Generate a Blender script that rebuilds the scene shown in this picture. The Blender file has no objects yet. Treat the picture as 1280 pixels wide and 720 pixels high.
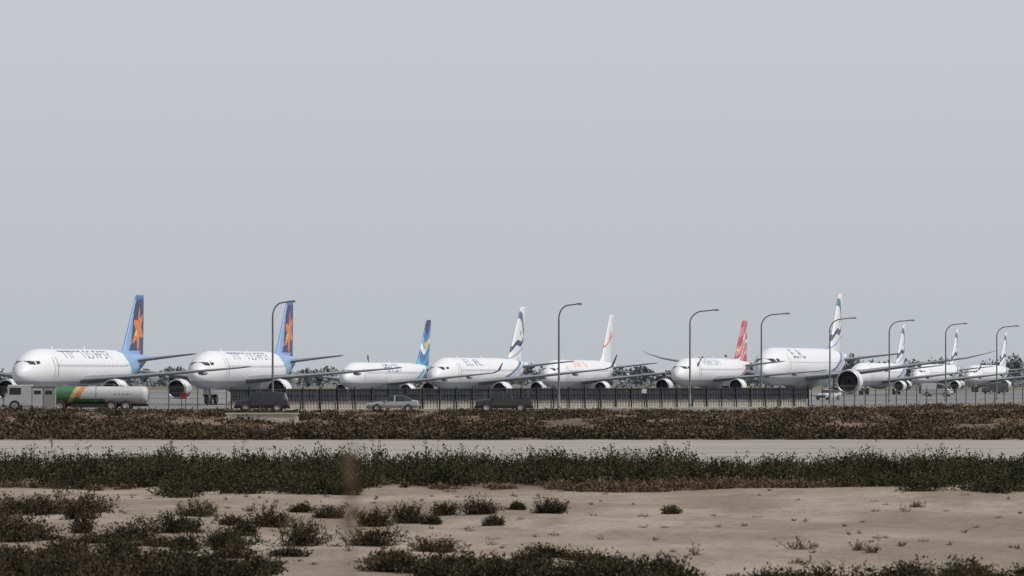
import bpy, math, random
import numpy as np
from mathutils import Vector
rad=math.radians
scene=bpy.context.scene
rng=np.random.default_rng(7)
random.seed(5)

# ---------------------------------------------------------------- helpers
def link(o,parent=None):
    scene.collection.objects.link(o)
    if parent is not None: o.parent=parent
    return o
def empty(name,loc=(0,0,0),rz=0):
    e=bpy.data.objects.new(name,None); e.location=loc; e.rotation_euler=(0,0,rz); e.empty_display_size=.5
    return link(e)
def mesh_obj(name,verts,faces,mats,idx=None,smooth=False,parent=None):
    me=bpy.data.meshes.new(name); me.from_pydata([tuple(v) for v in verts],[],faces)
    for m in mats: me.materials.append(m)
    if idx is not None: me.polygons.foreach_set('material_index',np.array(idx,dtype=np.int32))
    if smooth: me.polygons.foreach_set('use_smooth',np.ones(len(faces),dtype=bool))
    me.update()
    return link(bpy.data.objects.new(name,me),parent)
def quads_obj(name,Q,mats,idx=None,parent=None):
    Q=np.asarray(Q,dtype=np.float32); n=len(Q)
    me=bpy.data.meshes.new(name)
    me.vertices.add(n*4); me.vertices.foreach_set('co',Q.reshape(-1))
    me.loops.add(n*4); me.loops.foreach_set('vertex_index',np.arange(n*4,dtype=np.int32))
    me.polygons.add(n)
    me.polygons.foreach_set('loop_start',np.arange(0,n*4,4,dtype=np.int32))
    me.polygons.foreach_set('loop_total',np.full(n,4,dtype=np.int32))
    for m in mats: me.materials.append(m)
    if idx is not None: me.polygons.foreach_set('material_index',np.asarray(idx,dtype=np.int32))
    me.update(calc_edges=True)
    return link(bpy.data.objects.new(name,me),parent)

def mat(name,col,rough=.6,metal=0,var=.12,scale=1.0,spec=.4,coord='Object'):
    m=bpy.data.materials.new(name); m.use_nodes=True
    nt=m.node_tree; b=nt.nodes['Principled BSDF']
    b.inputs['Roughness'].default_value=rough; b.inputs['Metallic'].default_value=metal
    b.inputs['Specular IOR Level'].default_value=spec
    tc=nt.nodes.new('ShaderNodeTexCoord'); no=nt.nodes.new('ShaderNodeTexNoise')
    no.inputs['Scale'].default_value=scale; no.inputs['Detail'].default_value=5
    nt.links.new(tc.outputs[coord],no.inputs['Vector'])
    mx=nt.nodes.new('ShaderNodeMix'); mx.data_type='RGBA'
    mx.inputs[6].default_value=(*[c*(1-var) for c in col],1); mx.inputs[7].default_value=(*[min(1,c*(1+var)) for c in col],1)
    nt.links.new(no.outputs['Fac'],mx.inputs[0]); nt.links.new(mx.outputs[2],b.inputs['Base Color'])
    return m
def leafmat(name,c1,c2,c3,scale=.25,pw=3.5,lo=.42,hi=.60):
    m=bpy.data.materials.new(name); m.use_nodes=True
    nt=m.node_tree; b=nt.nodes['Principled BSDF']; b.inputs['Roughness'].default_value=.85
    b.inputs['Specular IOR Level'].default_value=.1
    g=nt.nodes.new('ShaderNodeNewGeometry'); no=nt.nodes.new('ShaderNodeTexNoise')
    no.inputs['Scale'].default_value=scale; no.inputs['Detail'].default_value=3
    nt.links.new(g.outputs['Position'],no.inputs['Vector'])
    r=nt.nodes.new('ShaderNodeValToRGB'); r.color_ramp.elements[0].position=lo; r.color_ramp.elements[1].position=hi
    nt.links.new(no.outputs['Fac'],r.inputs[0])
    r.color_ramp.elements[0].color=(*c1,1); r.color_ramp.elements[1].color=(*c2,1)
    mx=nt.nodes.new('ShaderNodeMix'); mx.data_type='RGBA'
    p=nt.nodes.new('ShaderNodeMath'); p.operation='POWER'; p.inputs[1].default_value=pw
    nt.links.new(g.outputs['Random Per Island'],p.inputs[0]); nt.links.new(p.outputs[0],mx.inputs[0])
    nt.links.new(r.outputs[0],mx.inputs[6]); mx.inputs[7].default_value=(*c3,1)
    nt.links.new(mx.outputs[2],b.inputs['Base Color'])
    return m

WHITE=mat('aircraft_white_paint',(.68,.70,.73),.36,0,.06,.4)
GREYW=mat('wing_grey_paint',(.19,.205,.23),.5,0,.12,.6)  # grey lightened to paint in distance haze over the wings
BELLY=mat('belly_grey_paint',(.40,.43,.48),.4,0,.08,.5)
DARK=mat('cockpit_glass',(.04,.045,.055),.15,0,.1)
WIN=mat('cabin_window_glass',(.24,.26,.30),.2,0,.1)
NAVY=mat('navy_paint',(.04,.055,.13),.35,0,.1)
BLUE=mat('blue_paint',(.07,.17,.40),.35,0,.15,.5)
LBLUE=mat('light_blue_paint',(.22,.35,.58),.35,0,.15,.5)
CYAN=mat('cyan_paint',(.12,.37,.55),.35,0,.15,.5)
ORANGE=mat('orange_paint',(.64,.20,.07),.35,0,.08)
YELLOW=mat('yellow_paint',(.68,.50,.14),.35,0,.1)
RED=mat('crimson_paint',(.42,.07,.11),.35,0,.15,.5)
PINK=mat('pink_paint',(.54,.22,.28),.35,0,.15,.5)
TEAL=mat('teal_paint',(.06,.18,.25),.35,0,.1)
SLATE=mat('slate_blue_paint',(.11,.15,.25),.35,0,.1)
METAL=mat('bare_metal',(.42,.43,.45),.45,.8,.08)
FAN=mat('fan_dark_metal',(.03,.03,.034),.4,.5,.3)  # dark metal raised a little in colour, standing in for haze
RUBBER=mat('tyre_rubber',(.035,.035,.037),.85,0,.2)
STRUT=mat('gear_steel',(.38,.39,.41),.4,.4,.15)
PAL={'w':WHITE,'g':GREYW,'b':BELLY,'k':DARK,'n':WIN,'N':NAVY,'B':BLUE,'L':LBLUE,'C':CYAN,'O':ORANGE,'Y':YELLOW,'R':RED,'P':PINK,'T':TEAL,'S':SLATE}
PK=list(PAL.keys()); PM=list(PAL.values()); PI={k:i for i,k in enumerate(PK)}

FONT={'I':["111","010","010","010","010","010","111"],'S':["01111","10000","10000","01110","00001","00001","11110"],
'R':["11110","10001","10001","11110","10100","10010","10001"],'A':["01110","10001","10001","11111","10001","10001","10001"],
'E':["11111","10000","10000","11110","10000","10000","11111"],'L':["10000","10000","10000","10000","10000","10000","11111"],
'K':["10001","10010","10100","11000","10100","10010","10001"],'T':["11111","00100","00100","00100","00100","00100","00100"],
'H':["11111","10001","00001","00001","00001","00001","00001"],'V':["11111","00001","00001","00001","00001","00001","00001"],
'C':["01111","10000","10000","10000","10000","10000","01111"],'O':["01110","10001","10001","10001","10001","10001","01110"],
'U':["10001","10001","10001","10001","10001","10001","01110"],'N':["10001","11001","10101","10101","10011","10001","10001"],' ':["00","00","00","00","00","00","00"],
"'":["11","11","10","00","00","00","00"]}
def bitmap(t):
    rows=['']*7
    for c in t:
        for i in range(7): rows[i]+=FONT[c][i]+'0'
    return rows

# ---------------------------------------------------------------- airliner
def fuselage(S,parent):
    L,R,zc=S['L'],S['R'],S['zc']
    Ln=R*2.9; Lt=L*.34
    s=list(np.linspace(0,1,9)[:-1]**2*1.0)+list(np.arange(1.0,Ln,.14))
    s+=list(np.arange(s[-1]+.2,L-.3,.24))+[L]
    s=np.array(s); nT=96
    t=np.clip(s/Ln,0,1)
    r=R*(1-(1-t)**2.0)**.56
    r=np.maximum(r,.02)
    zz=zc-R*.30*(1-t)**1.7
    tt=np.clip((s-(L-Lt))/Lt,0,1)
    k=tt**1.55
    rt=R*(1-k)+R*.10*k
    r=np.where(tt>0,rt,r); zz=np.where(tt>0,zc+(R-rt)*.72,zz)
    th=np.arange(nT)/nT*2*math.pi
    V=[];
    for i in range(len(s)):
        for a in th:
            V.append((s[i],math.sin(a)*r[i]*.97,zz[i]+math.cos(a)*r[i]*1.03))
    F=[];I=[]
    bm=bitmap(S['text']) if S.get('text') else None
    for i in range(len(s)-1):
        sc=(s[i]+s[i+1])/2; rc=(r[i]+r[i+1])/2; zm=(zz[i]+zz[i+1])/2
        for j in range(nT):
            j2=(j+1)%nT
            F.append((i*nT+j,i*nT+j2,(i+1)*nT+j2,(i+1)*nT+j))
            a=(j+.5)/nT*2*math.pi
            y=math.sin(a)*rc; z=zm+math.cos(a)*rc
            arc=(a if a<math.pi else 2*math.pi-a)*R
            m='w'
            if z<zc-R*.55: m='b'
            if S.get('paint'): m=S['paint'](sc/L,(z-zc)/R,arc/R) or m
            if Ln*.95<sc<L-Lt*.55 and abs(z-(zc+R*.22))<.13 and int(sc/.24)%2==0 and m in 'wb': m='n'
            for ds in (Ln*.88,L*.80):
                if abs(z-(zc+.1*R))<R*.5 and (abs(sc-ds)<.07 or abs(sc-ds-.95)<.07): m='n'
            if R*.62<sc<R*1.32 and zc+R*.22+max(0,sc-R*.95)*.25<z<zc+R*.41:
                az=abs(math.atan2(y,R*1.6-sc))
                if abs(az)>.06 and abs((sc/R)-1.0)>.05: m='k'
            if bm:
                s0,cw,a0,ch,tc=S['tx']
                ci=int((sc-s0)/cw) if sc>=s0 else -1
                if a>math.pi: pass
                else: ci=len(bm[0])-1-ci if 0<=ci<len(bm[0]) else -1
                ri=int((arc-a0)/ch) if arc>=a0 else -1
                if 0<=ci<len(bm[0]) and 0<=ri<7 and bm[ri][ci]=='1': m=tc
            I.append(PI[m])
    F.append(tuple(range(nT-1,-1,-1))); I.append(0)
    n0=(len(s)-1)*nT; F.append(tuple(range(n0,n0+nT))); I.append(PI['g'])
    mesh_obj('fuselage',V,F,PM,I,True,parent)

def foil(u):
    return 5*(.2969*math.sqrt(u)-.126*u-.3516*u*u+.2843*u**3-.1036*u**4)
US=[0,.01,.04,.1,.2,.32,.48,.64,.82,1.0]
def loft(name,secs,mats,parent):
    V=[];n=len(US)*2-2
    for (x,y,z,c,t,a) in secs:
        pts=[(u,foil(u)*t) for u in US]+[(u,-foil(u)*t) for u in US[-2:0:-1]]
        for u,h in pts:
            V.append((x+u*c,y+math.sin(a)*h*c,z+math.cos(a)*h*c))
    F=[]
    for i in range(len(secs)-1):
        for j in range(n):
            F.append((i*n+j,i*n+(j+1)%n,(i+1)*n+(j+1)%n,(i+1)*n+j))
    F.append(tuple(range(n))); m=(len(secs)-1)*n; F.append(tuple(range(m+n-1,m-1,-1)))
    return mesh_obj(name,V,F,mats,None,True,parent)
def fin(S,parent):
    x0,c0,x1,c1,z0,z1=S['fin']
    nu,nv=36,56
    V=[];F=[];I=[]
    def le(v):
        x=x0+(x1-x0)*v
        if v<.2: x-=S.get('dorsal',2.2)*(1-v/.2)**2
        return x
    te=lambda v:(x0+c0)+(x1+c1-x0-c0)*v
    us=[(i/nu) for i in range(nu+1)]
    ring=[(u,1) for u in us]+[(u,-1) for u in us[-2:0:-1]]
    n=len(ring)
    for k in range(nv+1):
        v=k/nv; a,b=le(v),te(v); c=b-a; z=z0+(z1-z0)*v
        rnd=0
        if v>.95: rnd=((v-.95)/.05)**2*.35
        for u,sg in ring:
            V.append((a+rnd+u*(c-rnd),sg*foil(u)*.10*min(c,c0),z))
    for k in range(nv):
        for j in range(n):
            j2=(j+1)%n
            F.append((k*n+j,k*n+j2,(k+1)*n+j2,(k+1)*n+j))
            u=(ring[j][0]+ring[j2][0])/2
            I.append(PI[S['finpaint'](u,(k+.5)/nv)])
    F.append(tuple(range(nv*n,nv*n+n))); I.append(PI['w'])
    mesh_obj('tail_fin',V,F,PM,I,True,parent)
def revolve(name,prof,center,mats,idx,parent,n=36,axis='x',smooth=True):
    V=[];F=[];I=[]
    for (x,r) in prof:
        for j in range(n):
            a=j/n*2*math.pi
            if axis=='x': V.append((center[0]+x,center[1]+r*math.sin(a),center[2]+r*math.cos(a)))
            elif axis=='y': V.append((center[0]+r*math.sin(a),center[1]+x,center[2]+r*math.cos(a)))
            else: V.append((center[0]+r*math.sin(a),center[1]+r*math.cos(a),center[2]+x))
    for i in range(len(prof)-1):
        for j in range(n):
            F.append((i*n+j,i*n+(j+1)%n,(i+1)*n+(j+1)%n,(i+1)*n+j)); I.append(idx[i])
    return mesh_obj(name,V,F,mats,I,smooth,parent)
def boxes(name,lst,mats,parent=None,idx=None):
    Q=[];I=[]
    for k,b in enumerate(lst):
        cx,cy,cz,sx,sy,sz=b[:6]; rz=b[6] if len(b)>6 else 0
        c,s=math.cos(rz),math.sin(rz)
        P=[]
        for dx in(-.5,.5):
            for dy in(-.5,.5):
                for dz in(-.5,.5):
                    x,y=dx*sx,dy*sy; P.append((cx+x*c-y*s,cy+x*s+y*c,cz+dz*sz))
        for f in((0,1,3,2),(4,6,7,5),(0,4,5,1),(2,3,7,6),(0,2,6,4),(1,5,7,3)):
            Q.append([P[i] for i in f]); I.append(idx[k] if idx else 0)
    return quads_obj(name,Q,mats,I,parent)
def wheel(name,c,r,w,parent,axis='y'):
    prof=[(-w/2,.02),(-w/2,r*.5),(-w/2,r*.55),(-w/2,r*.9),(-w*.35,r),(w*.35,r),(w/2,r*.9),(w/2,r*.55),(w/2,r*.5),(w/2,.02)]
    return revolve(name,prof,c,[RUBBER,STRUT],[1,1,0,0,0,0,0,1,1],parent,24,axis)

def airliner(loc,head,S):
    e=empty('parked_airliner',(loc[0],loc[1],0),rad(90-head))
    fuselage(S,e)
    fin(S,e)
    for sg,nm in((-1,'port'),(1,'starboard')):
        W=S['wing']; secs=[]
        for (x,y,z,c,t,a) in W: secs.append((x,sg*y,z,c,t,-sg*rad(a)))
        loft('wing_'+nm,secs,[GREYW],e)
        T=S['stab']; loft('stabilizer_'+nm,[(T[0],0,T[2],T[1],.10,0),(T[0]+(T[3]-T[0]),sg*T[5],T[6],T[4],.09,0)],[GREYW],e)
        ex,ey,ez,er,el=S['eng']; cy=sg*ey
        prof=[(.9*er,.02),(.55*er,.16*er),(.62*er,.3*er),(.66*er,.86*er),(.25*er,.86*er),(.02,.92*er),(0,.96*er),(.12*er,1.02*er),(.3*er,1.06*er),
              (el*.35,1.1*er),(el*.6,1.02*er),(el*.82,.82*er),(el*.82,.6*er),(el*.95,.5*er),(el*1.02,.42*er),(el*1.02,.3*er),(el*1.2,.04)]
        idx=[1,1,1,3,2,2,2,2,0,0,0,3,3,2,3,2]
        revolve('engine_'+nm,prof,(ex,cy,ez),[S.get('cowl',WHITE),FAN,METAL,FAN],idx,e)
        loft('pylon_'+nm,[(ex+el*.22,cy,ez+er*.85,el*1.05,.05,rad(90)),(ex+el*.55,cy,S['wing'][1][2]+.05,el*.95,.05,rad(90))],[GREYW],e)
        for fy in S['fair']:
            for k in range(len(W)-1):
                if W[k][1]<=fy<=W[k+1][1]:
                    q=(fy-W[k][1])/(W[k+1][1]-W[k][1]); x=W[k][0]+(W[k+1][0]-W[k][0])*q; c=W[k][3]+(W[k+1][3]-W[k][3])*q; z=W[k][2]+(W[k+1][2]-W[k][2])*q
                    revolve('flap_fairing_'+nm,[(0,.02),(.5,.13),(1.4,.2),(2.4,.16),(3.2,.02)],(x+c*.55,sg*fy,z-.22),[GREYW],[0]*4,e,12)
                    break
        gx,gy,wr=S['gear']
        revolve('main_gear_strut_'+nm,[(wr,.16),(S['zc']-S['R']*.5,.13)],(gx,sg*gy,0),[STRUT],[0],e,10,'z')
        for dx in S['bogie']:
            for dy in(-.45,.45):
                wheel('main_gear_wheel_'+nm,(gx+dx,sg*gy+dy,wr),wr,.42,e)
        boxes('gear_door_'+nm,[(gx,sg*(gy+.75),1.5,1.1,.05,1.2)],[WHITE],e)
    nx=S['R']*2.6; wr=S['gear'][2]*.66
    revolve('nose_gear_strut',[(wr,.11),(S['zc']-S['R']*.8,.13)],(nx,0,0),[STRUT],[0],e,10,'z')
    for dy in(-.27,.27): wheel('nose_gear_wheel',(nx,dy,wr),wr,.26,e)
    boxes('nose_gear_doors',[(nx-.1,-.42,S['zc']-S['R']-.2,1.6,.04,.6),(nx-.1,.42,S['zc']-S['R']-.2,1.6,.04,.6)],[WHITE],e)
    L=S['L'];R=S['R']
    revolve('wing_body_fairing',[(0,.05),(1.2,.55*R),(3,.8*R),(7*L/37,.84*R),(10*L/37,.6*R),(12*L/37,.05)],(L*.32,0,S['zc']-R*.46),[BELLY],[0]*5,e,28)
    boxes('antennas',[(L*.25,0,S['zc']+R+.18,.35,.03,.4),(L*.5,0,S['zc']+R+.18,.35,.03,.4)],[WHITE],e)
    return e

def star(u,v,cu,cv,r,n=5,inner=.45,rot=0,asp=1):
    du,dv=(u-cu)*asp,(v-cv); d=math.hypot(du,dv); a=(math.atan2(dv,du)+rot)%(2*math.pi/n)
    k=abs(a-math.pi/n)/(math.pi/n)
    return d<r*(inner+(1-inner)*k**1.2)
def fin_orange_star(u,v):
    if v<.05: return 'L'
    if star(u,v,.58,.47,.36,6,.42,.35,.85): return 'O' if not(.36<v<.44 and u<.5) else 'Y'
    if u<.15+.06*math.sin(v*6) and v<.93: return 'L'
    if v<.13 and u<.8: return 'L'
    if v>.92: return 'B'
    return 'N'
def body_israir(s,z,arc):
    e=.765-.05*z
    if s>e+.09: return 'B' if z<.55 else 'L'
    if s>e: return 'L'
    if s>e-.016 and z<.7: return 'C'
def fin_blue_yellow(u,v):
    w=v+.12*math.sin(u*5)
    if w>.82: return 'N'
    if w>.66: return 'B'
    if star(u,v,.5,.5,.17,4,.5,0,.6): return 'Y'
    if w>.52: return 'C'
    if w>.40: return 'w'
    if w>.22: return 'B'
    return 'C' if w>.1 else 'B'
def body_arkia(s,z,arc):
    if s>.80+.10*z: return 'B' if s>.88+.08*z else 'C'
    if s>.72+.16*z and z<.5 and s<.76+.16*z: return 'C'
def fin_elal(top='S'):
    def f(u,v):
        a=v-(.86-.34*u+.10*math.sin(u*3.1))
        if -.06<a<.065: return top
        b=v-(.26+.22*u+.06*math.sin(u*6))
        if -.05<b<.045: return 'N'
        c=v-(.10+.20*u)
        if -.02<c<.02: return 'L'
        if star(u,v,.55,.55,.055,6,.5,0,.7): return 'S'
        return 'w'
    return f
def body_elal(s,z,arc):
    b=z-(-1.0+(s-.45)*4.2)
    if .45<s<.95 and -.10<b<.10: return 'S'
    b=z-(-1.25+(s-.45)*4.2)
    if .45<s<.95 and -.06<b<.06: return 'L'
def fin_orange_logo(u,v):
    if star(u,v,.55,.58,.14,5,.5,.3,.8): return 'O'
    if abs(v-(.38+.25*u))<.022: return 'O'
    return 'w'
def body_orange(s,z,arc):
    if .62<s<.95 and abs(z-(-1.1+(s-.55)*4))<.05: return 'O'
    if .62<s<.95 and abs(z-(-1.35+(s-.55)*4))<.04: return 'S'
def fin_red(u,v):
    w=v-.5*u+.08*math.sin(u*7)
    if .30<w<.36: return 'Y'
    if .05<w<.13: return 'w'
    if star(u,v,.5,.62,.12,5,.5,.3,.7): return 'w'
    if -.2<w<-.14: return 'Y'
    return 'R' if math.sin(w*15)>-.0 else 'P'
def body_red(s,z,arc):
    if .66<s<.9 and abs(z-(-.9+(s-.6)*4.5))<.09: return 'R'
    if .66<s<.9 and abs(z-(-1.15+(s-.6)*4.5))<.05: return 'Y'

A320=dict(L=37.5,R=2.05,zc=3.80,fin=(29.6,6.8,34.1,2.5,5.0,11.76),stab=(30.9,4.6,4.75,34.6,1.7,6.2,5.5),
 wing=[(12.2,0,2.75,7.4,.14,0),(13.2,2.0,2.8,6.6,.13,0),(15.6,6.4,3.15,4.0,.12,0),(20.6,16.0,4.0,1.7,.10,0),(21.1,17.0,4.12,1.4,.1,0)],
 eng=(11.2,5.75,1.75,1.02,3.9),fair=(4.6,8.2,12),gear=(17.8,3.8,.58),bogie=(0,))
B737=dict(L=39.0,R=1.98,zc=3.55,fin=(30.3,6.2,36.2,2.2,4.7,12.5),dorsal=3.6,stab=(33.0,4.2,4.4,36.8,1.5,7.0,5.2),
 wing=[(12.8,0,2.45,7.8,.14,0),(14.2,2.0,2.5,6.6,.13,0),(16.8,6.0,2.95,4.2,.12,0),(21.8,16.2,4.1,1.7,.10,0),(22.3,17.0,4.4,1.2,.1,50),(23.6,17.4,6.0,.5,.08,82)],
 eng=(12.2,4.9,1.5,.88,4.2),fair=(4.2,8.0,12),gear=(19.3,2.86,.56),bogie=(0,))
E195=dict(L=38.6,R=1.62,zc=3.25,fin=(31.4,5.6,36.2,2.1,4.2,10.57),stab=(32.6,3.8,4.0,36.3,1.5,6.0,4.7),
 wing=[(13.4,0,2.3,6.2,.14,0),(14.6,1.6,2.35,5.4,.13,0),(16.6,5.2,2.7,3.6,.12,0),(20.6,13.4,3.6,1.5,.10,0),(21.0,14.0,3.9,1.2,.1,50),(22.0,14.3,4.9,.5,.08,82)],
 eng=(12.2,4.3,1.45,.72,3.3),fair=(4,7,10),gear=(18.6,2.97,.5),bogie=(0,))
B787=dict(L=62.8,R=2.95,zc=4.75,fin=(49.5,9.0,57.6,3.2,6.9,17.0),dorsal=3.5,stab=(54.0,6.2,5.9,59.2,2.2,9.8,7.0),
 wing=[(18.5,0,3.2,13.5,.13,0),(21.5,3.0,3.25,11.2,.12,0),(27.0,9.8,3.9,7.0,.11,0),(36.8,25.5,6.2,2.6,.10,8),(39.6,28.6,7.0,1.3,.09,14),(41.4,30.0,7.5,.4,.08,18)],
 eng=(18.6,9.8,2.35,1.85,5.6),fair=(7,13,18),gear=(31.0,4.9,.68),bogie=(-.73,.73),)
def D(base,**k): d=dict(base); d.update(k); return d
airliner((-49.5,570),16.4,D(A320,finpaint=fin_orange_star,paint=body_israir,text="VHT'TH IS RAIR",tx=(8.6,.2,.85,.17,'S')))
airliner((-34.25,613.5),14.7,D(A320,finpaint=fin_orange_star,paint=body_israir,text="VHT'TH IS RAIR",tx=(8.6,.2,.85,.17,'S')))
airliner((-21.0,711.5),15.7,D(E195,finpaint=fin_blue_yellow,paint=body_arkia,text="ARKIA",tx=(13,.26,.9,.17,'S'),cowl=WHITE))
airliner((-10.2,731),18.3,D(B737,finpaint=fin_elal('S'),paint=body_elal,text="EL AL",tx=(9,.26,.9,.17,'S')))
airliner((4.9,829),16.0,D(B737,finpaint=fin_orange_logo,paint=body_orange,text="SUN HO",tx=(10,.24,1.0,.16,'O')))
airliner((24.3,842),19.0,D(A320,finpaint=fin_red,paint=body_red,text="ARKIA",tx=(9,.3,.9,.18,'S')))
airliner((39.4,897),15.4,D(B787,finpaint=fin_elal('T'),paint=body_elal,text="EL AL",tx=(12,.34,1.4,.26,'S')))
airliner((59.4,987),17.4,D(B737,finpaint=fin_elal('S'),paint=body_elal))
airliner((77.2,1089),17.0,D(B737,finpaint=fin_elal('S'),paint=body_elal))
airliner((93.8,1169),17.0,D(B737,finpaint=fin_elal('S'),paint=body_elal))

# ---------------------------------------------------------------- terrain
def sm(x): x=np.clip(x,0,1); return x*x*(3-2*x)
def H(x,y):
    x=np.asarray(x,float); y=np.asarray(y,float)
    z=1.35*sm(1-(y-12)/34)
    fg=sm((185-y)/20)*sm((y-40)/30)
    z=z+fg*(.05*np.sin(x*.55+y*.11)+.04*np.sin(x*.23-y*.19+1)+.03*np.sin(x*1.3+y*.37))
    z=z+.30*np.exp(-((x-13)/4.5)**2-((y-144)/8)**2)
    b=sm((y-285)/40)*sm((500-y)/60)
    z=z+b*(.06+.06*np.sin(x*.17+y*.03)+.04*np.sin(x*.41-y*.05))
    z=z+.34*sm((x-20)/14)*sm((y-420)/50)*sm((512-y)/14)*(1+.25*np.sin(x*.35))
    return z
ys=np.concatenate([np.linspace(-40,60,30),np.linspace(62,200,120),np.linspace(203,520,110),np.geomspace(530,9000,40)])
xs=np.concatenate([-np.geomspace(5000,62,24),np.linspace(-60,60,151),np.geomspace(62,5000,24)])
GX,GY=np.meshgrid(xs,ys); GZ=H(GX,GY)
V=np.stack([GX,GY,GZ],-1).reshape(-1,3); nx=len(xs)
F=[(j*nx+i,j*nx+i+1,(j+1)*nx+i+1,(j+1)*nx+i) for j in range(len(ys)-1) for i in range(nx-1)]
gm=bpy.data.materials.new('sandy_ground'); gm.use_nodes=True; nt=gm.node_tree; N=nt.nodes; Lk=nt.links
b=N['Principled BSDF']; b.inputs['Roughness'].default_value=.95; b.inputs['Specular IOR Level'].default_value=.1
geo=N.new('ShaderNodeNewGeometry'); sep=N.new('ShaderNodeSeparateXYZ'); Lk.new(geo.outputs['Position'],sep.inputs[0])
def noise(scale,detail=5,stretch=None,rough=.55):
    n=N.new('ShaderNodeTexNoise'); n.inputs['Scale'].default_value=scale; n.inputs['Detail'].default_value=detail; n.inputs['Roughness'].default_value=rough
    if stretch:
        mp=N.new('ShaderNodeMapping'); mp.inputs['Scale'].default_value=stretch; Lk.new(geo.outputs['Position'],mp.inputs[0]); Lk.new(mp.outputs[0],n.inputs['Vector'])
    else: Lk.new(geo.outputs['Position'],n.inputs['Vector'])
    return n
def math_(op,a,bb=None):
    m=N.new('ShaderNodeMath'); m.operation=op
    for i,v in enumerate((a,bb)):
        if v is None: continue
        if isinstance(v,(int,float)): m.inputs[i].default_value=v
        else: Lk.new(v,m.inputs[i])
    return m.outputs[0]
def mixc(f,a,bb,blend='MIX'):
    m=N.new('ShaderNodeMix'); m.data_type='RGBA'; m.blend_type=blend
    if isinstance(f,(int,float)): m.inputs[0].default_value=f
    else: Lk.new(f,m.inputs[0])
    for s,v in((6,a),(7,bb)):
        if isinstance(v,tuple): m.inputs[s].default_value=(*v,1)
        else: Lk.new(v,m.inputs[s])
    return m.outputs[2]
def ramp(x,p0,p1):
    r=N.new('ShaderNodeMapRange'); Lk.new(x,r.inputs[0]); r.inputs[1].default_value=p0; r.inputs[2].default_value=p1; r.interpolation_type='SMOOTHSTEP'
    return r.outputs[0]
n1=noise(.30,6,(.55,.22,1)); n2=noise(1.6,6,(1,.5,1)); n3=noise(9,4)
n4=noise(.06,4,(1,.25,1)); n5=noise(.9,7,(.5,.12,1),.65)
sand=mixc(ramp(n1.outputs[0],.38,.62),(.215,.175,.14),(.315,.268,.22))
sand=mixc(math_('MULTIPLY',ramp(n5.outputs[0],.44,.64),.7),sand,(.18,.145,.112))
sand=mixc(math_('MULTIPLY',ramp(n2.outputs[0],.52,.72),.5),sand,(.15,.12,.09))
sand=mixc(math_('MULTIPLY',ramp(n3.outputs[0],.55,.72),.65),sand,(.11,.088,.066))
yy=math_('ADD',sep.outputs[1],math_('MULTIPLY',math_('SUBTRACT',n2.outputs[0],.5),9.0))
soil=mixc(ramp(n2.outputs[0],.35,.65),(.075,.06,.042),(.18,.145,.11))
band=math_('MULTIPLY',ramp(yy,150,158),ramp(yy,190,182))
c=mixc(band,sand,soil)
gravel=mixc(ramp(n2.outputs[0],.3,.7),(.24,.222,.203),(.32,.30,.275))
c=mixc(ramp(yy,184,190),c,gravel)
berm=mixc(ramp(n4.outputs[0],.4,.62),(.10,.083,.065),(.17,.12,.088))
berm=mixc(math_('MULTIPLY',ramp(n2.outputs[0],.5,.7),.5),berm,(.23,.19,.145))
c=mixc(ramp(yy,270,277),c,berm)
c=mixc(ramp(yy,505,515),c,mixc(ramp(n1.outputs[0],.4,.6),(.15,.135,.10),(.20,.18,.145)))
near=mixc(ramp(n3.outputs[0],.4,.6),(.10,.08,.05),(.18,.14,.09))
c=mixc(ramp(yy,62,40),c,near)
Lk.new(c,b.inputs['Base Color'])
bp=N.new('ShaderNodeBump'); bp.inputs['Strength'].default_value=.9; bp.inputs['Distance'].default_value=.14
hh=math_('ADD',n2.outputs[0],math_('MULTIPLY',n3.outputs[0],.35)); Lk.new(hh,bp.inputs['Height']); Lk.new(bp.outputs[0],b.inputs['Normal'])
mesh_obj('ground',V,F,[gm],None,True)

rx=np.linspace(-220,220,441); V=[];F=[]
for i,x in enumerate(rx):
    V.append((x,188+1.2*math.sin(x*.13)+.9*math.sin(x*.71)+.6*math.sin(x*2.3),.012)); V.append((x,230,.012)); V.append((x,270+2.5*math.sin(x*.09)+1.8*math.sin(x*.5)+1.2*math.sin(x*1.7),.012))
for i in range(440):
    F.append((3*i,3*i+3,3*i+4,3*i+1)); F.append((3*i+1,3*i+4,3*i+5,3*i+2))
rm=mat('worn_road_surface',(.29,.27,.25),.95,0,.85,.12,.1,'Object')
rnt=rm.node_tree
mp=rnt.nodes.new('ShaderNodeMapping'); mp.inputs['Scale'].default_value=(.35,2.0,1)
no=[n for n in rnt.nodes if n.type=='TEX_NOISE'][0]; no.inputs['Detail'].default_value=10; no.inputs['Roughness'].default_value=.7
tcn=[n for n in rnt.nodes if n.type=='TEX_COORD'][0]
rnt.links.new(tcn.outputs['Object'],mp.inputs[0]); rnt.links.new(mp.outputs[0],no.inputs['Vector'])
mesh_obj('gravel_road',V,F,[rm])
am=mat('apron_concrete',(.20,.20,.20),.9,0,.15,.05,.2)
mesh_obj('apron_pavement',[(-500,545,.01),(600,545,.01),(600,1350,.01),(-500,1350,.01)],[(0,1,2,3)],[am])

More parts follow.
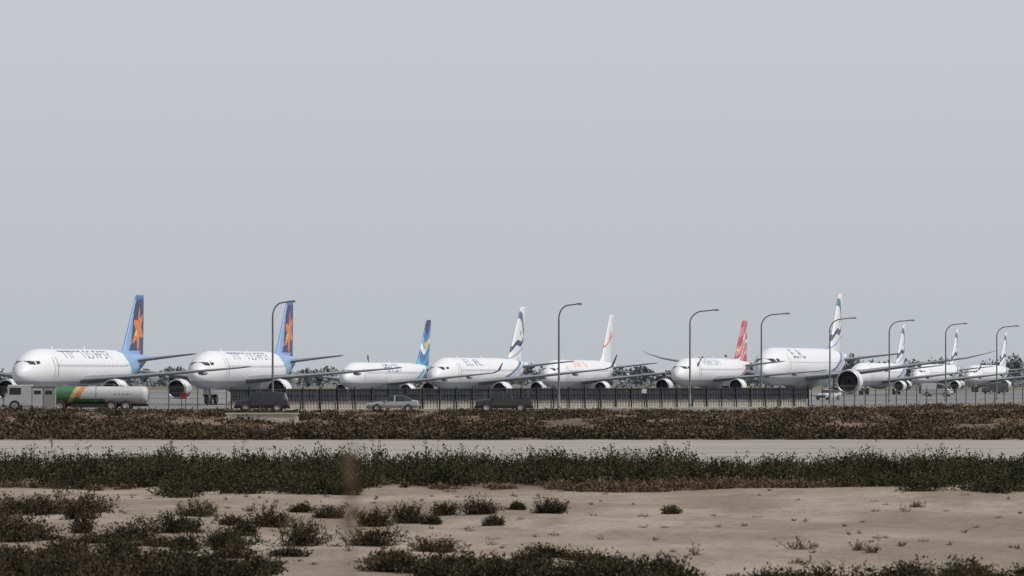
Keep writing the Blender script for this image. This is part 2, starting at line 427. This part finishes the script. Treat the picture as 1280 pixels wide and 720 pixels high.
# ---------------------------------------------------------------- vegetation
def leaves(P,Dv,l,w):
    n=len(P); Dv=Dv/np.linalg.norm(Dv,axis=1,keepdims=True)
    R_=rng.normal(size=(n,3)); Sd=np.cross(Dv,R_); Sd/=np.linalg.norm(Sd,axis=1,keepdims=True)+1e-9
    l=np.asarray(l).reshape(-1,1); w=np.asarray(w).reshape(-1,1)
    return np.stack([P,P+Dv*l*.5+Sd*w*.5,P+Dv*l,P+Dv*l*.5-Sd*w*.5],1)
def shrub(cx,cy,w,h,twigs,per,leaf,fat=.7):
    z0=float(H(cx,cy))
    ph=rng.uniform(0,2*math.pi,twigs); th=np.arccos(rng.uniform(.02,1,twigs)**.9)
    lump=1+.16*np.sin(ph*rng.integers(2,5)+rng.uniform(0,6))+.12*np.sin(th*7+rng.uniform(0,6))
    ln=rng.uniform(.60,1.10,twigs)*lump
    sk=rng.normal(0,.12,2)
    d=np.stack([np.sin(th)*np.cos(ph)*w/2+sk[0]*w*.3,np.sin(th)*np.sin(ph)*w/2+sk[1]*w*.3,np.cos(th)*h],1)*ln[:,None]
    base=np.stack([rng.normal(0,w*.16,twigs),rng.normal(0,w*.16,twigs),np.zeros(twigs)],1)
    t=rng.uniform(.12,1,(twigs,per))**.8
    P=base[:,None,:]+d[:,None,:]*t[...,None]
    P=P.reshape(-1,3)+rng.normal(0,leaf*.8,(twigs*per,3))
    dd=np.repeat(d/(np.linalg.norm(d,axis=1,keepdims=True)+1e-9),per,0)+rng.normal(0,.6,(twigs*per,3))
    P[:,2]=np.maximum(P[:,2],.01)
    P+=np.array([cx,cy,z0])
    n=len(P)
    Q=leaves(P,dd,leaf*rng.uniform(.8,1.7,n),leaf*fat*rng.uniform(.7,1.3,n))
    st=np.stack([base+[cx-.008,cy,z0],base+[cx+.008,cy,z0],base+d*.9+[cx+.004,cy,z0],base+d*.9+[cx-.004,cy,z0]],1)
    return Q,st
def mass(name,items,m1,m2):
    A=[];B=[]
    for it in items:
        q,s=shrub(*it); A.append(q); B.append(s)
    A=np.concatenate(A);B=np.concatenate(B)
    return quads_obj(name,np.concatenate([A,B]),[m1,m2],np.concatenate([np.zeros(len(A)),np.ones(len(B))]))
GREEN=leafmat('saltbush_leaves',(.014,.018,.009),(.036,.035,.018),(.085,.08,.042),.55,3.5)  # third colour of the shrub leaves imitates sunlit tips on random leaves
OLIVE=leafmat('olive_scrub_leaves',(.018,.019,.011),(.045,.036,.021),(.10,.082,.048),.6,3.5)
BERMG=leafmat('berm_scrub_leaves',(.022,.023,.015),(.062,.049,.033),(.12,.095,.062),.11,3,.40,.58)
BROWN=leafmat('dry_scrub_leaves',(.055,.038,.027),(.105,.068,.046),(.19,.145,.098),.10,3)
TWIG=mat('twig_wood',(.055,.042,.032),.9,0,.2)
STRAW=leafmat('dry_grass_blades',(.10,.07,.045),(.15,.10,.065),(.22,.17,.11),.5)
U=rng.uniform
def patch(x,y,sx=1.0,sy=1.0):
    return .5+.22*math.sin(x*.9*sx+y*.31*sy)+.18*math.sin(x*2.1*sx-y*.23*sy+1.3)+.14*math.sin(x*.37*sx+y*.71*sy+2.2)
it=[]
for _ in range(800):
    x=U(-28,30); y=U(156,181)
    p=patch(x,y)
    if p<.18 and U()<.7: continue
    h=U(.42,.90)*(1.0 if x<6 else .84)*(.80+.42*p)
    it.append((x,y,U(.9,1.8),h,44,15,.062))
for _ in range(46): it.append((U(-8.8,-3.8),U(145,156),U(.9,1.4),U(.45,.7),44,15,.06))
for _ in range(80): it.append((U(9,21),U(137,156),U(.9,1.6),U(.30,.60),44,15,.06))
mass('saltbush_hedge',it,GREEN,TWIG)
it=[]
for _ in range(200): it.append((U(1,13),U(151.5,156),U(.3,.8),U(.12,.28),16,10,.06))
for _ in range(80): it.append((U(-25,0),U(152,156),U(.3,.8),U(.08,.2),16,10,.05))
for _ in range(50): it.append((U(-25,28),U(158,183),U(.6,1.2),U(.4,.75),24,10,.06))
mass('dry_scrub_fringe',it,BROWN,TWIG)
it=[]
def add(n,x0,x1,y0,y1,w0,w1,h0,h1,tw=60,per=19,lf=.042,thr=.42):
    k=0
    while k<n:
        x,y=U(x0,x1),U(y0,y1)
        if patch(x,y*1.5,1.3)<thr: 
            k+=.35; continue
        it.append((x,y,U(w0,w1),U(h0,h1),tw,per,lf)); k+=1
add(58,-13.5,-5.2,84.0,93,.6,1.2,.28,.5)
add(70,-6.5,3.0,83.0,87.5,.5,1.1,.22,.42,thr=.42)
add(52,2.2,11,81,86,.5,1.0,.15,.34,thr=.36)
add(40,-14.5,-8.9,104,123,.8,1.6,.32,.58,lf=.048,thr=.36)
add(18,-9.2,-4.8,92,110,.4,.9,.15,.36)
add(8,-4.6,1.5,89,95,.4,.8,.12,.24)
mass('foreground_scrub',it,OLIVE,TWIG)
ISO=[(-6.8,123,1.0,.36),(-4.9,116,.85,.46),(-4.7,127,.42,.2),(-3.9,121,.66,.28),(-2.85,116,.66,.43),(-2.16,118.5,.75,.42),(-1.66,118,.32,.18),
(-1.45,123,.55,.28),(-.69,122.6,.8,.35),(-.38,117,.42,.2),(.09,125,.26,.14),(.83,122.6,.62,.33),(3.5,124.7,.3,.15),(-6.5,109,1.3,.45),(-4.95,98,.8,.4),
(-3.7,100,.95,.55),(-2.5,101,.95,.40),(-5.7,116,.5,.2),(-1.3,97,.8,.26),(.6,96,.7,.22)]
for i,(x,y,w,h) in enumerate(ISO):
    q,s=shrub(x,y,w,h,95,28,.036)
    quads_obj('desert_shrub',np.concatenate([q,s]),[OLIVE if i%3 else BERMG,TWIG],np.concatenate([np.zeros(len(q)),np.ones(len(s))]))
it=[(5.0,98,.55,.22,26,7,.03),(5.9,97,.4,.16,20,7,.03),(6.1,96,.3,.16,20,7,.03),(3.1,95,.3,.22,12,6,.03),(-5.9,128,.3,.1,20,7,.03),(9.3,131,.5,.2,24,8,.03)]
for _ in range(260):
    it.append((U(-13,13),88+62*U()**1.6,U(.05,.28),U(.02,.08),8,5,.022))
mass('dry_tufts',it,BROWN,TWIG)
it=[]
for k in range(560): it.append((U(-42,44),U(274,297),U(.9,2.2),U(.20,.42)*(1+.3*math.sin(k)),26,9,.14))
k=0
while k<820:
    x=U(-50,56); y=U(300,486); k+=1
    if x>18 and y>420 and U()<.6: continue
    if patch(x,y,.35,.15)<.38: continue
    it.append((x,y,U(1.0,2.8),U(.15,.36)*(1 if y<440 else .6),24,8,.16))
for _ in range(40): it.append((U(-52,35),U(486,500),U(.8,1.8),U(.08,.18),26,9,.11))
for _ in range(34): it.append((U(-52,-34),U(486,500),U(.8,1.8),U(.25,.45),26,9,.13))
mass('berm_scrub',it,BERMG,TWIG)
it=[]
for _ in range(430): it.append((U(-50,58),U(300,490),U(.8,2.4),U(.10,.24),20,8,.14))
for _ in range(190): it.append((U(20,58),U(430,508),U(.8,2.2),U(.12,.30),20,8,.14))
mass('berm_dry_scrub',it,BROWN,TWIG)
n=300; P=np.stack([U(-2.3,-1.15,n),U(20,27,n),np.zeros(n)],1); P[:,2]=H(P[:,0],P[:,1])
hgt=U(.85,1.2,n); lean=rng.normal(0,.10,(n,2))
Q=[]
for p,h,l in zip(P,hgt,lean):
    a=p; bq=p+np.array([l[0]*.5*h,l[1]*.5*h,.55*h]); cq=p+np.array([l[0]*1.5*h,l[1]*h,h])
    w=.006
    Q.append([a-[w,0,0],a+[w,0,0],bq+[w*.8,0,0],bq-[w*.8,0,0]]); Q.append([bq-[w*.8,0,0],bq+[w*.8,0,0],cq+[.001,0,0],cq-[.001,0,0]])
quads_obj('tall_dry_grass',Q,[STRAW])
e=empty('dry_reed',(-.255,9.0,float(H(-.25,9))))
revolve('stem',[(0,.003),(.9,.002),(1.50,.0012)],(0,0,0),[STRAW],[0,0],e,8,'z')
zz_=U(1.40,1.54,85); pp=np.stack([rng.normal(0,.007,85),rng.normal(0,.007,85),zz_],1)
quads_obj('seed_head',leaves(pp,rng.normal(0,.35,(85,3))+np.array([0,0,1.0]),np.full(85,.020),np.full(85,.0045)),[STRAW],None,e)

# ---------------------------------------------------------------- distant trees
HAZE=leafmat('hazy_tree_foliage',(.15,.175,.19),(.175,.20,.21),(.20,.225,.235),.02)  # aerial haze is put into the pale blue-grey leaf colours
HT=mat('hazy_trunk',(.17,.18,.19),.9)  # trunks coloured pale to carry the same painted haze
A=[];TB=[]
x=-420
while x<620:
    y=U(1750,2150)
    hh=U(4,7.5) if x<60 else U(6.5,11.5)
    if U()<.06: hh*=1.3
    wd=U(4,9)*(hh/9)
    n=240
    p=rng.normal(size=(n,3)); p/=np.linalg.norm(p,axis=1,keepdims=True); p*=U(.2,1.0,(n,1))
    p[:,0]*=wd/2*(1+.2*np.sin(p[:,2]*5)); p[:,1]*=wd/2; p[:,2]=p[:,2]*hh*.42+hh*.56
    p+=np.array([x,y,0]); A.append(leaves(p,rng.normal(size=(n,3)),U(.8,1.7,n),U(.6,1.2,n)))
    TB.append((x,y,hh*.3,.35,.35,hh*.6))
    x+=U(1.2,3.6)
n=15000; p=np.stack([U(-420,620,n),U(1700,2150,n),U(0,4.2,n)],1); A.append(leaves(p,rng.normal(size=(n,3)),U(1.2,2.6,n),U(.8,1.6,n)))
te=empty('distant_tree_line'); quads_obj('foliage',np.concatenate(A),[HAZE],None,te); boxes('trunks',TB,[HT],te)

# ---------------------------------------------------------------- street lamps
POLE=mat('galvanised_pole',(.15,.155,.16),.6,.3,.15)  # pole grey includes a slight lift that imitates haze in the air
LENS=mat('lamp_lens',(.5,.5,.48),.3)
def tube(name,pts,rs,m,parent,n=10):
    V=[];F=[]
    for i,p in enumerate(pts):
        a=Vector(pts[max(0,i-1)]); b_=Vector(pts[min(len(pts)-1,i+1)]); t=(b_-a).normalized()
        u=t.cross(Vector((0,1,0))).normalized(); v=t.cross(u)
        for j in range(n):
            q=Vector(p)+(u*math.cos(j/n*6.28318)+v*math.sin(j/n*6.28318))*rs[i]; V.append(q)
    for i in range(len(pts)-1):
        for j in range(n): F.append((i*n+j,i*n+(j+1)%n,(i+1)*n+(j+1)%n,(i+1)*n+j))
    F.append(tuple(range(n))); k=(len(pts)-1)*n; F.append(tuple(range(k+n-1,k-1,-1)))
    return mesh_obj(name,V,F,[m],None,True,parent)
def lamp(x,y,arm,Ht=9.8):
    e=empty('street_lamp',(x,y,0))
    pts=[(0,0,0),(0,0,1.4),(0,0,1.5),(0,0,Ht-1.4)]; rs=[.13,.13,.10,.075]
    for k in range(1,9):
        a=k/8*math.pi/2*.92
        pts.append((arm*.45*(1-math.cos(a)),0,Ht-1.4+1.25*math.sin(a))); rs.append(.065)
    pts.append((arm*.8,0,Ht-.06)); rs.append(.05)
    tube('pole',pts,rs,POLE,e)
    V=[(arm*.74,-.1,Ht-.09),(arm*.74,.1,Ht-.09),(arm*1.02,.15,Ht-.10),(arm*1.02,-.15,Ht-.10),(arm*.76,-.07,Ht+.03),(arm*.76,.07,Ht+.03),(arm*.98,.09,Ht+.06),(arm*.98,-.09,Ht+.06)]
    mesh_obj('lamp_head',V,[(0,3,2,1),(4,5,6,7),(0,1,5,4),(1,2,6,5),(2,3,7,6),(3,0,4,7)],[POLE],None,False,e)
    boxes('lamp_lens',[(arm*.9,0,Ht-.125,.4,.2,.04)],[LENS],e)
    revolve('base_flange',[(0,.24),(.05,.24),(.06,.14),(.35,.14)],(0,0,0),[POLE],[0]*3,e,16,'z')
for (x,y,a) in[(-21.2,504,2.0),(4.3,522,2.1),(17.8,569,2.9),(26.3,600,3.0),(36.1,646,3.0),(44.5,671,3.0),(54.2,711,2.7),(63.4,744,2.9)]:
    lamp(x,y,a)

# ---------------------------------------------------------------- fences
FD=mat('dark_fence_steel',(.040,.044,.052),.6,.2,.25,3)
CON=mat('pale_concrete',(.46,.43,.37),.9,0,.18,1.2,.2)
def run(p0,p1,step):
    L_=math.hypot(p1[0]-p0[0],p1[1]-p0[1]); n=int(L_/step); an=math.atan2(p1[1]-p0[1],p1[0]-p0[0])
    return [((p0[0]+(p1[0]-p0[0])*k/n),(p0[1]+(p1[1]-p0[1])*k/n)) for k in range(n+1)],an,L_
p0,p1=(-25.9,524),(30.8,592)
e=empty('slatted_fence')
pts,an,L_=run(p0,p1,.42)
sl=[]
nx_,ny_=-math.sin(an),math.cos(an)
for k,(x,y) in enumerate(pts):
    z1=2.00+random.uniform(-.02,.02)
    sl.append((x,y,(z1+.1)/2,.06,.03,z1-.1,an))
pts2,_,_=run((p0[0]+.1,p0[1]+.12),p1,.15)
for k,(x,y) in enumerate(pts2):
    z1=1.95+random.uniform(-.02,.02)
    sl.append((x+nx_*.05,y+ny_*.05,(z1+.82)/2,.115,.025,z1-.82,an+random.uniform(-.12,.12)))
boxes('slats',sl,[FD],e)
pts,an,_=run(p0,p1,2.4)
boxes('posts',[(x-nx_*.08,y-ny_*.08,1.07,.12,.10,2.14,an) for x,y in pts],[FD],e)
mx_,my_=(p0[0]+p1[0])/2,(p0[1]+p1[1])/2
boxes('rails',[(mx_-nx_*.04,my_-ny_*.04,z,L_,.035,.07,an) for z in(.84,1.38,1.90)],[FD],e)
boxes('concrete_plinth',[(x+(p1[0]-p0[0])/L_*1.2+nx_*.25,y+(p1[1]-p0[1])/L_*1.2+ny_*.25,.41,2.36,.18,.82,an) for x,y in pts[:-1]],[CON],e)
SIGN=mat('sign_white',(.6,.6,.57),.5)
e2=empty('notice_sign',(13.2,571-.3,0)); boxes('panel',[(0,0,1.65,.62,.03,.45)],[SIGN],e2); boxes('bracket',[(0,.05,1.6,.05,.05,.9),(0,.03,1.1,.5,.04,.04)],[FD],e2)
WIRE=mat('fence_wire',(.10,.10,.10),.6,.4,.2)
def chain(p0,p1,Hh=2.1):
    e=empty('chain_link_fence')
    pts,an,L_=run(p0,p1,2.8); boxes('posts',[(x,y,Hh/2,.08,.08,Hh,an) for x,y in pts]+[(x,y-.15,Hh+.12,.04,.3,.04,an) for x,y in pts],[WIRE],e)
    mx,my=(p0[0]+p1[0])/2,(p0[1]+p1[1])/2
    boxes('line_wires',[(mx,my,z,L_,.025,.03,an) for z in(.1,.6,1.1,1.6,2.05,2.2)],[WIRE],e)
    Q=[];ux,uy=math.cos(an),math.sin(an)
    n=int(L_/.3)
    for k in range(n):
        for sg in(1,-1):
            s=k*.3; s2=s+sg*Hh*.9
            if s2<0 or s2>L_: continue
            a=np.array([p0[0]+ux*s,p0[1]+uy*s,.08]); b_=np.array([p0[0]+ux*s2,p0[1]+uy*s2,Hh]); w=np.array([ux,uy,0])*.010
            Q.append([a-w,a+w,b_+w,b_-w])
    quads_obj('wire_mesh',Q,[WIRE],None,e)
chain((-75,498),(-26.2,522)); chain((31.2,592.5),(95,720),1.9)

e=empty('concrete_headwall',(-15.9,362,.06),0)
boxes('wall',[(0,0,.30,4.5,.25,.62),(0,-.02,.655,4.7,.34,.09),(-2.2,-.5,.22,.22,1.0,.44),(2.2,-.5,.22,.22,1.0,.44)],[CON],e)

# ---------------------------------------------------------------- vehicles
GLASS=mat('vehicle_glass',(.03,.035,.04),.08)
CHR=mat('wheel_alloy',(.45,.45,.46),.35,.7)
TRIM=mat('black_trim',(.025,.025,.025),.6)
LAMPR=mat('tail_lamp_red',(.35,.02,.02),.3); LAMPW=mat('head_lamp',(.6,.62,.65),.15)
def vehicle(name,loc,rz,st,half,paint,wheels,wr,glass_ranges,extra=None):
    e=empty(name,(loc[0],loc[1],loc[2] if len(loc)>2 else 0),rz)
    V=[];F=[];I=[]
    for (x,zb,zt,wt) in st:
        zl=.30; endf=1
        if x in(st[0][0],st[-1][0]): endf=.88
        V+=[(x,-half*.94*endf,zl),(x,-half*endf,zl+.28),(x,-half*.98*endf,zb),(x,-wt*endf,zt),(x,wt*endf,zt),(x,half*.98*endf,zb),(x,half*endf,zl+.28),(x,half*.94*endf,zl)]
    n=8
    for i in range(len(st)-1):
        xm=(st[i][0]+st[i+1][0])/2
        g=any(a<=xm<=b_ for a,b_ in glass_ranges)
        slope=abs(st[i][2]-st[i+1][2])>.22
        for j in range(n):
            F.append((i*n+j,i*n+(j+1)%n,(i+1)*n+(j+1)%n,(i+1)*n+j))
            m=0
            if j in(2,4) and g: m=1
            if j==3 and slope: m=1
            if j==7: m=2
            I.append(m)
    F.append(tuple(range(n))); I.append(0); k=(len(st)-1)*n; F.append(tuple(range(k+n-1,k-1,-1))); I.append(0)
    o=mesh_obj('body',V,F,[paint,GLASS,TRIM],I,False,e)
    bv=o.modifiers.new('b','BEVEL'); bv.width=.035; bv.segments=2; bv.limit_method='ANGLE'
    x0,x1=st[0][0],st[-1][0]
    boxes('bumpers_and_lamps',[(x0-.03,0,.42,.12,half*1.6,.2),(x1+.03,0,.42,.12,half*1.6,.2),
        (x0+.02,-half*.65,.68,.12,.36,.14),(x0+.02,half*.65,.68,.12,.36,.14),(x1-.02,-half*.72,.75,.1,.26,.18),(x1-.02,half*.72,.75,.1,.26,.18)],[TRIM,LAMPW,LAMPR],e,[0,0,1,1,2,2])
    cx=glass_ranges[0][0]+.35
    boxes('door_mirrors',[(cx,-half-.1,st[3][1]+.08,.12,.2,.14),(cx,half+.1,st[3][1]+.08,.12,.2,.14)],[paint],e)
    for wx in wheels:
        for sg in(-1,1):
            revolve('wheel_arch',[(-.01,.02),(-.01,wr*1.18),(.01,wr*1.18),(.01,.02)],(wx,sg*(half*.985),wr+.02),[TRIM],[0]*3,e,24,'y',False)
            revolve('wheel',[(-.12,.02),(-.12,wr*.62),(-.13,wr*.66),(-.13,wr*.93),(-.1,wr),(.1,wr),(.13,wr*.93),(.13,wr*.66),(.12,wr*.62),(.12,.02)],(wx,sg*(half*.95),wr),[RUBBER,CHR],[1,0,0,0,0,0,0,0,1],e,24,'y')
    return e
SILV=mat('silver_paint',(.42,.43,.44),.3,.5,.06); DKB=mat('dark_blue_grey_paint',(.045,.05,.062),.25,.2,.08); DKG=mat('dark_green_grey_paint',(.055,.06,.055),.25,.2,.08); VW=mat('van_white_paint',(.55,.55,.55),.35,0,.05)
sedan=[(0,.62,.66,.70),(.15,.72,.78,.72),(1.1,.84,.90,.72),(1.25,.88,.94,.70),(1.95,.90,1.36,.58),(2.35,.91,1.43,.58),(2.45,.91,1.43,.58),(3.2,.92,1.42,.57),(3.9,.94,1.05,.66),(4.4,.93,.98,.68),(4.55,.75,.82,.68)]
vehicle('parked_car',(-12.7,500,.0),0,sedan,.88,SILV,(.85,3.6),.32,[(1.3,2.33),(2.47,3.8)])
suv=[(0,.75,.80,.74),(.12,.92,.98,.78),(1.0,1.02,1.08,.80),(1.1,1.04,1.10,.78),(1.75,1.06,1.68,.66),(2.4,1.07,1.75,.66),(2.5,1.07,1.75,.66),(3.4,1.08,1.74,.65),(3.5,1.08,1.74,.65),(4.35,1.08,1.66,.62),(4.6,1.02,1.1,.74),(4.68,.8,.84,.74)]
vehicle('parked_car',(-24.3,500,.0),0,suv,.93,DKB,(.9,3.7),.37,[(1.15,2.38),(2.52,3.38),(3.52,4.3)])
pick=[(0,.78,.82,.78),(.12,.95,1.02,.80),(1.1,1.05,1.10,.82),(1.2,1.06,1.12,.80),(1.75,1.08,1.70,.66),(2.4,1.08,1.74,.66),(2.5,1.08,1.74,.66),(3.1,1.08,1.70,.66),(3.3,1.08,1.12,.86),(4.9,1.06,1.09,.88),(5.0,.85,.88,.88)]
e=vehicle('pickup_truck',(-3.2,500,.0),0,pick,.92,DKG,(.95,3.95),.38,[(1.25,2.38),(2.52,3.1)])
boxes('cargo_bed_rails',[(4.1,-.85,1.15,1.6,.06,.1),(4.1,.85,1.15,1.6,.06,.1),(3.4,0,1.4,.06,1.7,.5)],[TRIM],e)
van=[(0,.8,.84,.74),(.1,1.0,1.06,.8),(.7,1.15,1.2,.82),(1.5,1.25,1.95,.72),(2.3,1.25,2.05,.74),(2.4,1.25,2.05,.74),(4.7,1.25,2.05,.74),(4.9,1.2,1.95,.74)]
vehicle('parked_car',(41.5,765),rad(60),sedan,.88,VW,(.85,3.6),.32,[(1.3,2.33),(2.47,3.8)])
vehicle('service_van',(88,1060),rad(30),van,.92,DKB,(.9,3.9),.35,[(.75,2.3)])
vehicle('service_van',(70,905),rad(160),van,.92,VW,(.9,3.9),.35,[(.75,2.3)])
vehicle('service_van',(86,950),rad(20),van,.92,DKG,(.9,3.9),.35,[(.75,2.3)])

TG=mat('tank_green_paint',(.05,.15,.08),.5,0,.1); TY=mat('tank_yellow_paint',(.42,.34,.13),.5,0,.1); TO=mat('tank_orange_paint',(.42,.18,.09),.5,0,.1); TGY=mat('cabinet_grey',(.26,.26,.25),.6,0,.12)
TW=mat('tank_white_paint',(.44,.45,.46),.45,0,.16,.6)
e=empty('fuel_tanker_truck',(-46.9,508,.0),0)
R0=.80
V=[];F=[];I=[];n=40
xsn=[5.1,5.16,5.3]+list(np.linspace(5.5,14.0,69))+[14.2,14.35,14.4]
for x in xsn:
    f=1
    if x<5.5: f=[.3,.8,.95][xsn.index(x)]
    if x>14.05: f=[.95,.8,.3][xsn.index(x)-len(xsn)+3]
    for j in range(n):
        a=j/n*2*math.pi; ca,sa=math.cos(a),math.sin(a)
        V.append((x,math.copysign(abs(sa)**.75,sa)*1.15*f,1.42+math.copysign(abs(ca)**.8,ca)*R0*f))
for i in range(len(xsn)-1):
    xm=(xsn[i]+xsn[i+1])/2
    for j in range(n):
        F.append((i*n+j,i*n+(j+1)%n,(i+1)*n+(j+1)%n,(i+1)*n+j))
        z=math.cos((j+.5)/n*6.28318)
        m=0; q=xm-z*.5
        if q<7.6: m=1
        elif q<8.0: m=2
        elif q<8.5: m=3 if z>-.1 else 1
        elif xm<10.6 and z<-.35: m=1
        if abs(z-.1)<.12 and 11.4<xm<13.0 and int(xm*8)%3!=0: m=4
        if abs(xm-9.8)<.07: m=5
        I.append(m)
F.append(tuple(range(n))); I.append(1); k=(len(xsn)-1)*n; F.append(tuple(range(k+n-1,k-1,-1))); I.append(0)
mesh_obj('tank',V,F,[TW,TG,TY,TO,TGY,TGY],I,True,e)
boxes('chassis',[(9.2,0,.55,10.5,.9,.2),(9.2,-1.0,.5,3.2,.1,.35),(4.6,0,.9,.5,1.8,.8)],[TRIM],e)
boxes('walkway_rail',[(9.7,-.4,2.42,8.2,.03,.03),(9.7,.4,2.42,8.2,.03,.03)]+[(5.7+i*1.14,s*.4,2.32,.03,.03,.22) for i in range(8) for s in(-1,1)]+[(7,0,2.26,.5,.5,.12),(9.5,0,2.26,.5,.5,.12),(12,0,2.26,.5,.5,.12)],[STRUT],e)
boxes('rear_ladder',[(14.5,-.3,1.4,.04,.04,1.7),(14.5,.3,1.4,.04,.04,1.7)]+[(14.5,0,.7+i*.3,.03,.6,.03) for i in range(6)],[STRUT],e)
V=[(1.6,-1.15,.5),(4.1,-1.15,.5),(4.1,-1.15,2.35),(2.0,-1.15,2.35),(1.65,-1.15,1.4),(1.6,1.15,.5),(4.1,1.15,.5),(4.1,1.15,2.35),(2.0,1.15,2.35),(1.65,1.15,1.4)]
o=mesh_obj('cab',V,[(0,1,2,3,4),(9,8,7,6,5),(0,4,9,5),(4,3,8,9),(3,2,7,8),(2,1,6,7),(1,0,5,6)],[TW,GLASS],[0,0,0,1,0,0,0],False,e)
bv=o.modifiers.new('b','BEVEL'); bv.width=.06; bv.segments=2
boxes('cab_windows_and_trim',[(2.65,-1.16,1.8,1.0,.02,.6),(2.65,1.16,1.8,1.0,.02,.6),(1.58,0,.85,.05,1.8,.4),(1.9,-1.3,1.8,.1,.2,.45),(1.55,0,.5,.15,2.2,.25)],[GLASS,TRIM],e,[0,0,1,1,1])
for wx in(2.6,6.6,11.2,12.5):
    for sg in(-1,1):
        revolve('wheel',[(-.15,.02),(-.12,.28),(-.16,.32),(-.16,.46),(-.12,.5),(.12,.5),(.16,.46),(.16,.32),(.12,.28),(.15,.02)],(wx,sg*1.02,.5),[RUBBER,CHR],[1,0,0,0,0,0,0,0,1],e,24,'y')
e=empty('equipment_cabinet',(-41.4,503,.0),0)
boxes('housing',[(0,0,1.15,2.1,1.2,2.1),(0,0,2.24,2.25,1.35,.08),(-.5,-.62,1.15,.9,.03,1.8),(.5,-.62,1.15,.9,.03,1.8)],[TGY,TW],e,[0,0,1,0])
boxes('vents_and_feet',[(-.5,-.645,1.7,.6,.02,.3),(.5,-.645,1.7,.6,.02,.3),(-.9,0,.05,.15,1,.1),(.9,0,.05,.15,1,.1)],[TRIM],e)
e=empty('fire_hose_cabinet',(-29.2,506,.0)); HR=mat('red_enamel',(.25,.03,.03),.4)
boxes('box',[(0,0,1.35,.5,.3,.5),(0,0,1.63,.56,.36,.05)],[HR],e); boxes('legs',[(-.18,0,.55,.06,.06,1.1),(.18,0,.55,.06,.06,1.1)],[TRIM],e)

# ---------------------------------------------------------------- world / sun / camera
w=bpy.data.worlds.new('World'); scene.world=w; w.use_nodes=True; nt=w.node_tree; N=nt.nodes; Lk=nt.links
bg=N['Background']; out=N['World Output']
sky=N.new('ShaderNodeTexSky'); sky.sky_type='NISHITA'; sky.sun_disc=False
sd=Vector((.72,-.30,1.1)).normalized()
el=math.asin(sd.z); az=math.atan2(sd.x,sd.y)
sky.sun_elevation=el; sky.sun_rotation=az; sky.dust_density=4; sky.air_density=1.2
Lk.new(sky.outputs[0],bg.inputs[0]); bg.inputs[1].default_value=.08
bg2=N.new('ShaderNodeBackground'); bg2.inputs[1].default_value=1
tc=N.new('ShaderNodeTexCoord'); sp=N.new('ShaderNodeSeparateXYZ'); Lk.new(tc.outputs['Generated'],sp.inputs[0])
mr=N.new('ShaderNodeMapRange'); Lk.new(sp.outputs[2],mr.inputs[0]); mr.inputs[1].default_value=.06; mr.inputs[2].default_value=.6; mr.inputs[3].default_value=1; mr.inputs[4].default_value=.25
cr=N.new('ShaderNodeValToRGB'); m2=N.new('ShaderNodeMapRange'); Lk.new(sp.outputs[2],m2.inputs[0]); m2.inputs[1].default_value=0; m2.inputs[2].default_value=.07
cr.color_ramp.elements[0].color=(.485,.51,.555,1); cr.color_ramp.elements[1].color=(.57,.585,.625,1)
Lk.new(m2.outputs[0],cr.inputs[0]); Lk.new(cr.outputs[0],bg2.inputs[0])
ms=N.new('ShaderNodeMixShader'); Lk.new(mr.outputs[0],ms.inputs[0]); Lk.new(bg.outputs[0],ms.inputs[1]); Lk.new(bg2.outputs[0],ms.inputs[2]); Lk.new(ms.outputs[0],out.inputs[0])
sl=bpy.data.lights.new('sun','SUN'); sl.energy=3.0; sl.angle=rad(.5); sl.color=(1,.95,.88)
so=link(bpy.data.objects.new('sun',sl)); so.rotation_euler=sd.to_track_quat('Z','Y').to_euler(); so.location=(0,0,50)
cd=bpy.data.cameras.new('camera'); cam=link(bpy.data.objects.new('camera',cd)); scene.camera=cam
cam.location=(0,0,3.0); cam.rotation_euler=(rad(90),0,0)
cd.sensor_width=36; cd.lens=200; cd.shift_y=112/1280; cd.clip_start=.5; cd.clip_end=20000
cd.dof.use_dof=True; cd.dof.focus_distance=560; cd.dof.aperture_fstop=8
scene.view_settings.view_transform='Standard'; scene.view_settings.look='None'; scene.view_settings.exposure=0
